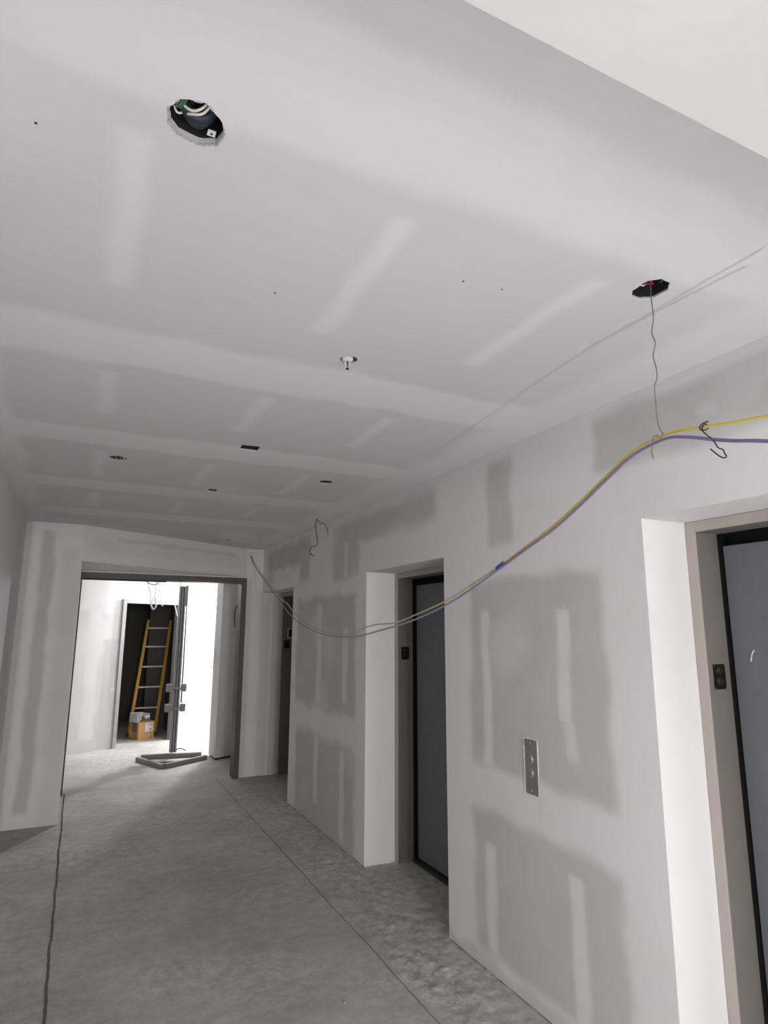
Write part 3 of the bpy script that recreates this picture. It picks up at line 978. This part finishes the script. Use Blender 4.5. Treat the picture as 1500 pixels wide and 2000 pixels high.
sprinkler(0.765, 5.88, 'tiny far sprinkler head under the ceiling before the end opening', 0.9)

# ---- cables
YEL = [(1.396, 0.62, 2.16), (1.409, 0.849, 2.195), (1.415, 0.928, 2.206), (1.421, 1.021, 2.222), (1.426, 1.095, 2.236), (1.43, 1.166, 2.238), (1.437, 1.263, 2.226), (1.444, 1.375, 2.18), (1.454, 1.524, 2.114), (1.463, 1.664, 2.058), (1.476, 1.853, 1.999), (1.486, 2.003, 1.954), (1.502, 2.24, 1.89), (1.519, 2.503, 1.826), (1.544, 2.879, 1.764), (1.557, 3.084, 1.736), (1.575, 3.353, 1.73), (1.593, 3.617, 1.703), (1.606, 3.812, 1.670), (1.64, 4.328, 1.679), (1.678, 4.904, 1.739), (1.705, 5.308, 1.831), (1.728, 5.653, 1.942), (1.75, 5.989, 2.015), (1.794, 6.653, 2.224), (1.837, 7.3, 2.447), (1.858, 7.606, 2.595), (1.859, 7.612, 2.64)]
PUR = [(1.40, 0.62, 2.06), (1.41, 0.856, 2.139), (1.415, 0.933, 2.162), (1.419, 0.989, 2.181), (1.425, 1.08, 2.215), (1.429, 1.148, 2.229), (1.437, 1.264, 2.215), (1.444, 1.376, 2.169), (1.454, 1.525, 2.102), (1.463, 1.665, 2.047), (1.476, 1.854, 1.990), (1.486, 2.004, 1.945), (1.502, 2.241, 1.874), (1.519, 2.504, 1.809), (1.544, 2.879, 1.745), (1.573, 3.312, 1.697), (1.602, 3.761, 1.658), (1.64, 4.327, 1.664), (1.678, 4.902, 1.719), (1.711, 5.399, 1.815), (1.742, 5.867, 1.95), (1.766, 6.235, 2.068), (1.794, 6.65, 2.207), (1.837, 7.296, 2.428), (1.850, 7.604, 2.585), (1.850, 7.611, 2.63)]
tag(MB().tube(YEL, 0.0042, 8, 5).build('yellow_cable', M_YEL, None, True), 'long yellow cable sagging from the near ceiling to the far corner', 'cable')
PURo = [(x - 0.004, y, z - 0.004) for x, y, z in PUR]
tag(MB().tube(PURo, 0.0046, 8, 5).build('purple_cable', M_PUR, None, True), 'long purple cable hanging along the elevator wall just below the yellow one', 'cable')
bt_ = MB().tube([(1.4815, 1.978, 1.9585), (1.4840, 2.003, 1.9500), (1.4870, 2.028, 1.9430)], 0.0095, 10, 4)
tag(bt_.build('blue_tape', M_BLUE, None, True), 'wrap of blue tape binding the yellow and purple cables together', 'tape')
TIE = [(1.43, 1.156, 2.735), (1.43, 1.157, 2.655), (1.43, 1.155, 2.597), (1.43, 1.165, 2.554), (1.43, 1.156, 2.517), (1.43, 1.167, 2.483), (1.43, 1.16, 2.44), (1.43, 1.161, 2.409), (1.431, 1.172, 2.39), (1.431, 1.172, 2.336), (1.431, 1.172, 2.298), (1.431, 1.168, 2.266), (1.43, 1.158, 2.246), (1.422, 1.150, 2.240), (1.418, 1.158, 2.226), (1.426, 1.168, 2.222), (1.436, 1.172, 2.230), (1.432, 1.178, 2.246), (1.424, 1.184, 2.240), (1.423, 1.186, 2.224), (1.432, 1.197, 2.216), (1.433, 1.201, 2.201), (1.432, 1.196, 2.18)]
tag(MB().tube(TIE, 0.0016, 6, 5).build('tie_wire', M_GREYW, None, True), 'thin crinkled wire hanging from the open ceiling box, holding up the cables', 'wire')
HOOK = [(1.42, 1.008, 2.233), (1.414, 1.017, 2.230), (1.414, 1.028, 2.226), (1.415, 1.030, 2.216), (1.424, 1.020, 2.214), (1.428, 1.014, 2.222), (1.418, 1.018, 2.228), (1.414, 1.024, 2.214), (1.414, 1.012, 2.196), (1.413, 0.999, 2.183), (1.411, 0.988, 2.165), (1.412, 0.983, 2.154), (1.414, 0.972, 2.146), (1.416, 0.97, 2.136), (1.417, 0.967, 2.128), (1.418, 0.974, 2.126), (1.419, 0.988, 2.135), (1.42, 1.01, 2.159)]
tag(MB().tube(HOOK, 0.0016, 6, 5).build('hook_wire', M_BLKW, None, True), 'short black bent wire hooked over the yellow cable, its end dangling', 'wire')
CW1 = [(1.857, 5.229, 2.73), (1.855, 5.229, 2.685), (1.846, 5.229, 2.655), (1.845, 5.229, 2.607), (1.854, 5.229, 2.552), (1.865, 5.229, 2.487), (1.861, 5.229, 2.455), (1.847, 5.229, 2.435), (1.823, 5.229, 2.434), (1.804, 5.229, 2.419), (1.795, 5.229, 2.381), (1.806, 5.229, 2.363), (1.825, 5.229, 2.351), (1.84, 5.229, 2.351)]
CW2 = [(1.859, 5.229, 2.73), (1.858, 5.229, 2.684), (1.881, 5.229, 2.657), (1.925, 5.229, 2.647), (1.951, 5.229, 2.62), (1.961, 5.229, 2.588), (1.962, 5.229, 2.55)]
hw_ = tag(empty('hanging_wire', (1.858, 5.229, HC)), 'black curly wire dangling from a small hole at the far end of the ceiling', 'wire')
for pts, r in ((CW1, 0.0032), (CW2, 0.0026)):
    MB().tube([(x - 1.858, y - 5.229, z - HC) for x, y, z in pts], r, 6, 5).build('wire_strand', M_BLKW, hw_, True)

# ================================================================== FAR ROOM CONTENTS
# ---- material lift
lf = tag(empty('material_lift', (1.28, 9.22, 0)), 'grey steel material lift with a tall mast on a triangular base', 'lift')
lo = lambda x, y, z: (x - 1.28, y - 9.22, z)
MB().box(-0.040, -0.020, -0.045, 0.045, 0.06, 2.30).build('mast_rail', M_LIFT, lf)
MB().box(-0.008, 0.010, -0.045, 0.045, 0.06, 2.30).build('mast_rail', M_LIFT, lf)
MB().box(0.024, 0.044, -0.045, 0.045, 0.06, 2.30).build('mast_rail', M_LIFT, lf)
MB().box(-0.0205, 0.0245, -0.025, 0.030, 0.06, 2.29).build('mast_web', M_LIFTD, lf)
MB().box(0.050, 0.078, -0.020, 0.020, 2.02, 2.31).build('mast_tip', M_LIFT, lf)
MB().box(0.0445, 0.0495, -0.018, 0.018, 2.24, 2.27).build('tip_link', M_LIFT, lf)
MB().tube([(0.070, 0.0, 2.02), (0.072, 0.0, 1.5), (0.074, 0.0, 0.70)], 0.0085, 8, 2).build('cable_rod', M_LIFTD, lf, True)
for zz in (0.905, 0.640):
    MB().box(-0.140, -0.052, -0.060, 0.020, zz - 0.052, zz + 0.052).build('carriage_block', M_LIFTP, lf, bevel=0.014)
    MB().box(0.052, 0.128, -0.060, -0.012, zz - 0.052, zz + 0.052).build('carriage_block', M_LIFTP, lf, bevel=0.014)
    MB().box(-0.056, 0.056, -0.064, -0.047, zz - 0.018, zz + 0.006).build('carriage_clamp', M_LIFT, lf, bevel=0.003)
def base_bar(p, q, z0, z1, w=0.055):
    return MB().bar((p[0] - 1.28, p[1] - 9.22, (z0 + z1) / 2), (q[0] - 1.28, q[1] - 9.22, (z0 + z1) / 2), w, z1 - z0, (-(q[1] - p[1]), q[0] - p[0], 0))
base_bar((0.88, 9.20), (1.64, 9.06), 0.0, 0.058).build('base_leg', M_DUSTY, lf, bevel=0.003)
base_bar((0.83, 9.09), (1.07, 8.49), 0.0, 0.055).build('base_leg', M_DUSTY, lf, bevel=0.003)
base_bar((1.10, 8.50), (1.66, 8.84), 0.0, 0.055).build('base_leg', M_DUSTY, lf, bevel=0.003)
base_bar((0.98, 8.87), (1.40, 8.79), 0.0, 0.02, 0.03).build('base_brace', M_DUSTY, lf)
MB().tube([lo(1.34, 9.30, 0.06), lo(1.36, 9.33, 0.075), lo(1.42, 9.32, 0.075), lo(1.46, 9.27, 0.055)], 0.006, 7, 4).build('wire_loop', M_LIFTD, lf)

# ---- ladder
ld = tag(empty('ladder', (1.08, 11.1, 0)), 'yellow fibreglass ladder leaning inside the dark doorway', 'ladder')
lb, lt = Vector((0.850, 11.15, 0.0)), Vector((1.058, 11.47, 1.85))
rb, rt = Vector((1.245, 11.18, 0.0)), Vector((1.425, 11.47, 1.85))
org = Vector((1.08, 11.1, 0))
for a, b in ((lb, lt), (rb, rt)):
    MB().bar(a - org, b - org, 0.046, 0.075, (1, 0.1, 0)).build('ladder_rail', M_FIB, ld, bevel=0.004)
    off = Vector((0.012, 0.10, 0))
    MB().bar(a + off - org, b + off * 0.5 - org, 0.026, 0.06, (1, 0.1, 0)).build('rear_rail', M_FIB, ld, bevel=0.004)
for zz in (0.43, 0.755, 1.08, 1.405, 1.715):
    t = zz / 1.85
    p, q = lb.lerp(lt, t) - org, rb.lerp(rt, t) - org
    MB().bar(p + Vector((0.0165, -0.02, 0)), q - Vector((0.0165, 0.02, 0)), 0.03, 0.026, (0, 1, 0)).build('rung', M_ALU, ld, bevel=0.003)
for a in (lb, rb):
    p = a - org
    MB().box(p.x - 0.025, p.x + 0.025, p.y - 0.045, p.y + 0.045, 0.0, 0.05).build('ladder_foot', M_BLKW, ld, bevel=0.006)

# ---- cardboard box, carton and sander on top
ang = math.atan2(0.142, 0.247)
bx = tag(empty('cardboard_box', (0.965, 10.755, 0), ang), 'brown cardboard box with a white label, on the floor before the ladder', 'box')
W_, D_, H_ = 0.285, 0.25, 0.255
MB().box(0.0, W_, 0.0, 0.006, 0, H_).build('side_panel', M_CARD, bx)
MB().box(0.0, W_, D_ - 0.006, D_, 0, H_).build('side_panel', M_CARD, bx)
MB().box(0.0, 0.006, 0.006, D_ - 0.006, 0, H_).build('side_panel', M_CARD, bx)
MB().box(W_ - 0.006, W_, 0.006, D_ - 0.006, 0, H_).build('side_panel', M_CARD, bx)
MB().box(0.0, W_, 0.0, D_ / 2 - 0.001, H_ + 0.0005, H_ + 0.006).build('flap', M_CARD, bx)
MB().box(0.0, W_, D_ / 2 + 0.001, D_, H_ + 0.0005, H_ + 0.006).build('flap', M_CARD, bx)
lbm = MB().box(0.115, 0.262, -0.0015, -0.0002, 0.108, 0.235).build('paper_label', M_CARDW, bx)
for (a, b, c_, d_) in ((0.150, 0.250, 0.206, 0.216), (0.196, 0.240, 0.135, 0.148), (0.200, 0.232, 0.152, 0.158)):
    MB().box(a, b, -0.0022, -0.0016, c_, d_).build('print_mark', M_CARDG, lbm)
MB().box(-0.0015, -0.0002, 0.04, 0.16, 0.12, 0.25).build('side_label', M_CARDG, bx)
MB().add([(0.135, -0.001, 0.015), (0.16, -0.001, 0.01), (0.215, -0.001, 0.072), (0.20, -0.001, 0.085), (0.17, -0.001, 0.04)], [(0, 1, 2, 3, 4)]).build('tape_scrap', M_TAPE, bx)
MB().add([(-0.001, 0.14, 0.03), (-0.001, 0.16, 0.02), (-0.001, 0.24, 0.15), (-0.001, 0.21, 0.16)], [(0, 1, 2, 3)]).build('tape_scrap', M_TAPE, bx)

ct = tag(empty('white_carton', (0.965, 10.755, H_ + 0.0065), ang), 'open white carton lying on top of the brown cardboard box', 'box')
MB().box(-0.0145, 0.2195, 0.2246, 0.2296, 0, 0.125).build('side_panel', M_CARDW, ct)
MB().box(-0.02, -0.015, 0.02, 0.225, 0, 0.130).build('side_panel', M_CARDW, ct)
MB().box(0.22, 0.225, 0.05, 0.2245, 0, 0.115).build('side_panel', M_CARDW, ct)
MB().box(-0.0145, 0.2195, 0.05, 0.2245, 0.0, 0.004).build('bottom_panel', M_CARDW, ct)
MB().add([(-0.02, 0.14, 0.1305), (0.16, 0.16, 0.1305), (0.18, 0.232, 0.1255), (-0.02, 0.232, 0.1305), (-0.02, 0.14, 0.1335), (0.16, 0.16, 0.1335), (0.18, 0.232, 0.1285), (-0.02, 0.232, 0.1335)],
         [(0, 3, 2, 1), (4, 5, 6, 7), (0, 1, 5, 4), (1, 2, 6, 5), (2, 3, 7, 6), (3, 0, 4, 7)]).build('flap', M_CARDW, ct)
sd = tag(empty('sander', (0.965, 10.755, H_ + 0.0065), ang), 'small dusty power sander with a pale dust bag on the brown box', 'tool')
MB().box(0.055, 0.215, 0.006, 0.046, 0.0, 0.028).build('sanding_pad', M_TOOL, sd, bevel=0.006)
MB().lathe([(0.0, 0.0), (0.020, 0.002), (0.025, 0.03), (0.022, 0.055), (0.0, 0.06)], (0.09, 0.026, 0.028), 'Z', 14).build('motor_body', M_TOOL, sd, True)
bag = MB()
bag.lathe([(0.0, 0.09), (0.016, 0.092), (0.022, 0.12), (0.022, 0.17), (0.015, 0.20), (0.0, 0.205)], (0.0, 0.026, 0.072), 'X', 14)
bag.build('dust_bag', M_TOOLW, sd, True)

# ---- loose wires in the far room, hanging from its ceiling
def loose_wire(name, pts, r, m_, label, group=None, cat='wire'):
    return tag(MB().tube(pts, r, 7, 5).build(name, m_, None, True), label, cat, group)
loose_wire('looped_wire', [(0.80, 9.6, 2.95), (0.84, 9.6, 2.40), (0.88, 9.6, 2.222), (0.898, 9.6, 2.164), (0.898, 9.6, 2.053), (0.931, 9.6, 1.981), (0.965, 9.6, 1.996), (0.982, 9.6, 2.055), (0.947, 9.6, 2.165), (0.92, 9.6, 2.12), (0.915, 9.61, 2.04), (0.945, 9.61, 1.99), (0.97, 9.61, 2.03), (0.955, 9.61, 2.13), (0.96, 9.61, 2.4), (0.95, 9.61, 2.95)], 0.006, M_LILW, 'looped lilac wire hanging in front of the bright doorway head')
loose_wire('stray_wire', [(1.02, 9.6, 2.95), (1.0, 9.6, 2.2), (1.008, 9.6, 2.093), (1.069, 9.6, 2.027), (1.051, 9.6, 2.086), (1.03, 9.6, 2.13)], 0.005, M_WHTW, 'short white wire end hanging right of the looped lilac wire')
loose_wire('drooping_wire', [(0.66, 8.2, 2.95), (0.68, 8.2, 2.40), (0.699, 8.2, 2.29), (0.756, 8.2, 2.247), (0.805, 8.2, 2.243), (0.845, 8.2, 2.276), (0.87, 8.2, 2.4), (0.88, 8.2, 2.95)], 0.006, M_GREYW, 'grey wire drooping just under the opening head, left of the mast')
loose_wire('thin_wire', [(1.366, 9.225, 2.2), (1.376, 9.20, 2.037), (1.426, 9.20, 1.907), (1.440, 9.20, 1.799), (1.574, 9.18, 1.685), (1.645, 9.14, 1.57), (1.700, 9.09, 1.476), (1.733, 9.00, 1.404), (1.722, 8.98, 1.272), (1.690, 8.98, 1.203), (1.698, 8.98, 1.155), (1.716, 8.98, 1.182), (1.722, 8.98, 1.26)], 0.0032, M_GREYW, 'thin dark wire running from the lift mast down to the white wall end')
loose_wire('bent_wire', [(2.03, 8.80, 2.05), (2.005, 8.80, 2.034), (1.97, 8.80, 2.019), (1.95, 8.80, 1.976), (1.939, 8.79, 1.905), (1.944, 8.79, 1.799), (1.955, 8.79, 1.722)], 0.006, M_BLKW, 'bent black wire curling down in front of the white wall end')
loose_wire('white_flex', [(1.30, 10.28, 2.95), (1.31, 10.28, 2.3), (1.321, 10.28, 2.087), (1.341, 10.28, 2.007), (1.362, 10.28, 1.928), (1.389, 10.29, 1.864)], 0.008, M_WHTW, 'white flex hanging at the right side of the bright doorway')
loose_wire('tangled_wire', [(1.88, 9.5, 2.95), (1.86, 9.5, 2.45), (1.84, 9.5, 2.39), (1.798, 9.5, 2.32), (1.739, 9.5, 2.295), (1.745, 9.5, 2.334)], 0.006, M_GREYW, 'grey wire end hooked in the top right of the bright opening')
loose_wire('straight_wire', [(1.37, 9.0, 2.95), (1.375, 9.0, 2.348), (1.386, 9.0, 2.284)], 0.005, M_BLKW, 'straight dark wire end just right of the mast top, nearer the mast')
loose_wire('straight_wire', [(1.39, 9.0, 2.95), (1.396, 9.0, 2.349), (1.407, 9.0, 2.27)], 0.005, M_BLKW, 'straight dark wire end just right of the mast top, farther from the mast')
loose_wire('mast_wire', [(1.23, 9.15, 2.95), (1.242, 9.15, 2.375), (1.239, 9.15, 2.323), (1.250, 9.15, 2.27)], 0.005, M_GREYW, 'grey wire hanging at the top left of the lift mast')
loose_wire('mast_wire', [(1.28, 9.16, 2.95), (1.292, 9.16, 2.376), (1.315, 9.16, 2.31)], 0.005, M_GREYW, 'grey wire hanging down onto the middle of the mast top')

# ================================================================== FLOOR DEBRIS
rr = random.Random(21)
cr = MB()
for k in range(150):
    if k < 70:
        x, y = rr.gauss(1.76, 0.10), rr.gauss(2.88, 0.25)
    else:
        x, y = rr.uniform(1.60, 2.0), rr.uniform(2.4, 6.2)
    x = min(max(x, 1.59), 2.0)
    s_ = rr.uniform(0.002, 0.006) if rr.random() < 0.85 else rr.uniform(0.006, 0.012)
    if k >= 70:
        s_ *= 0.7
    n = 6
    v = []
    for i in range(n):
        a = 2 * math.pi * i / n + rr.random() * 0.6
        v.append((x + s_ * (0.8 + 0.6 * rr.random()) * math.cos(a), y + s_ * (0.8 + 0.6 * rr.random()) * math.sin(a), 0.001))
    top = [(x + (px - x) * 0.55, y + (py - y) * 0.55, 0.002 + s_ * rr.uniform(0.2, 0.6)) for px, py, _ in v]
    cr.add(v + top, [tuple(range(n, 2 * n))] + [(i, (i + 1) % n, n + (i + 1) % n, n + i) for i in range(n)])
co = cr.build('plaster_crumbs', mat('crumb_plaster', lin(172, 168, 160), 0.95, 0, 0.2, 50))
co['kind'] = 'stuff'
tag(co, 'dried plaster crumbs scattered on the rough floor strip along the elevator wall', 'debris')
pb = MB().lathe([(0.0, 0.0), (0.008, 0.0), (0.0095, 0.004), (0.006, 0.011), (0.0, 0.012)], (1.25, 2.989, 0.0), 'Z', 7).build('plaster_lump', mat('lump_plaster', lin(160, 156, 150), 0.95, 0, 0.15, 60))
tag(pb, 'single pale lump of plaster lying alone on the smooth floor', 'debris')
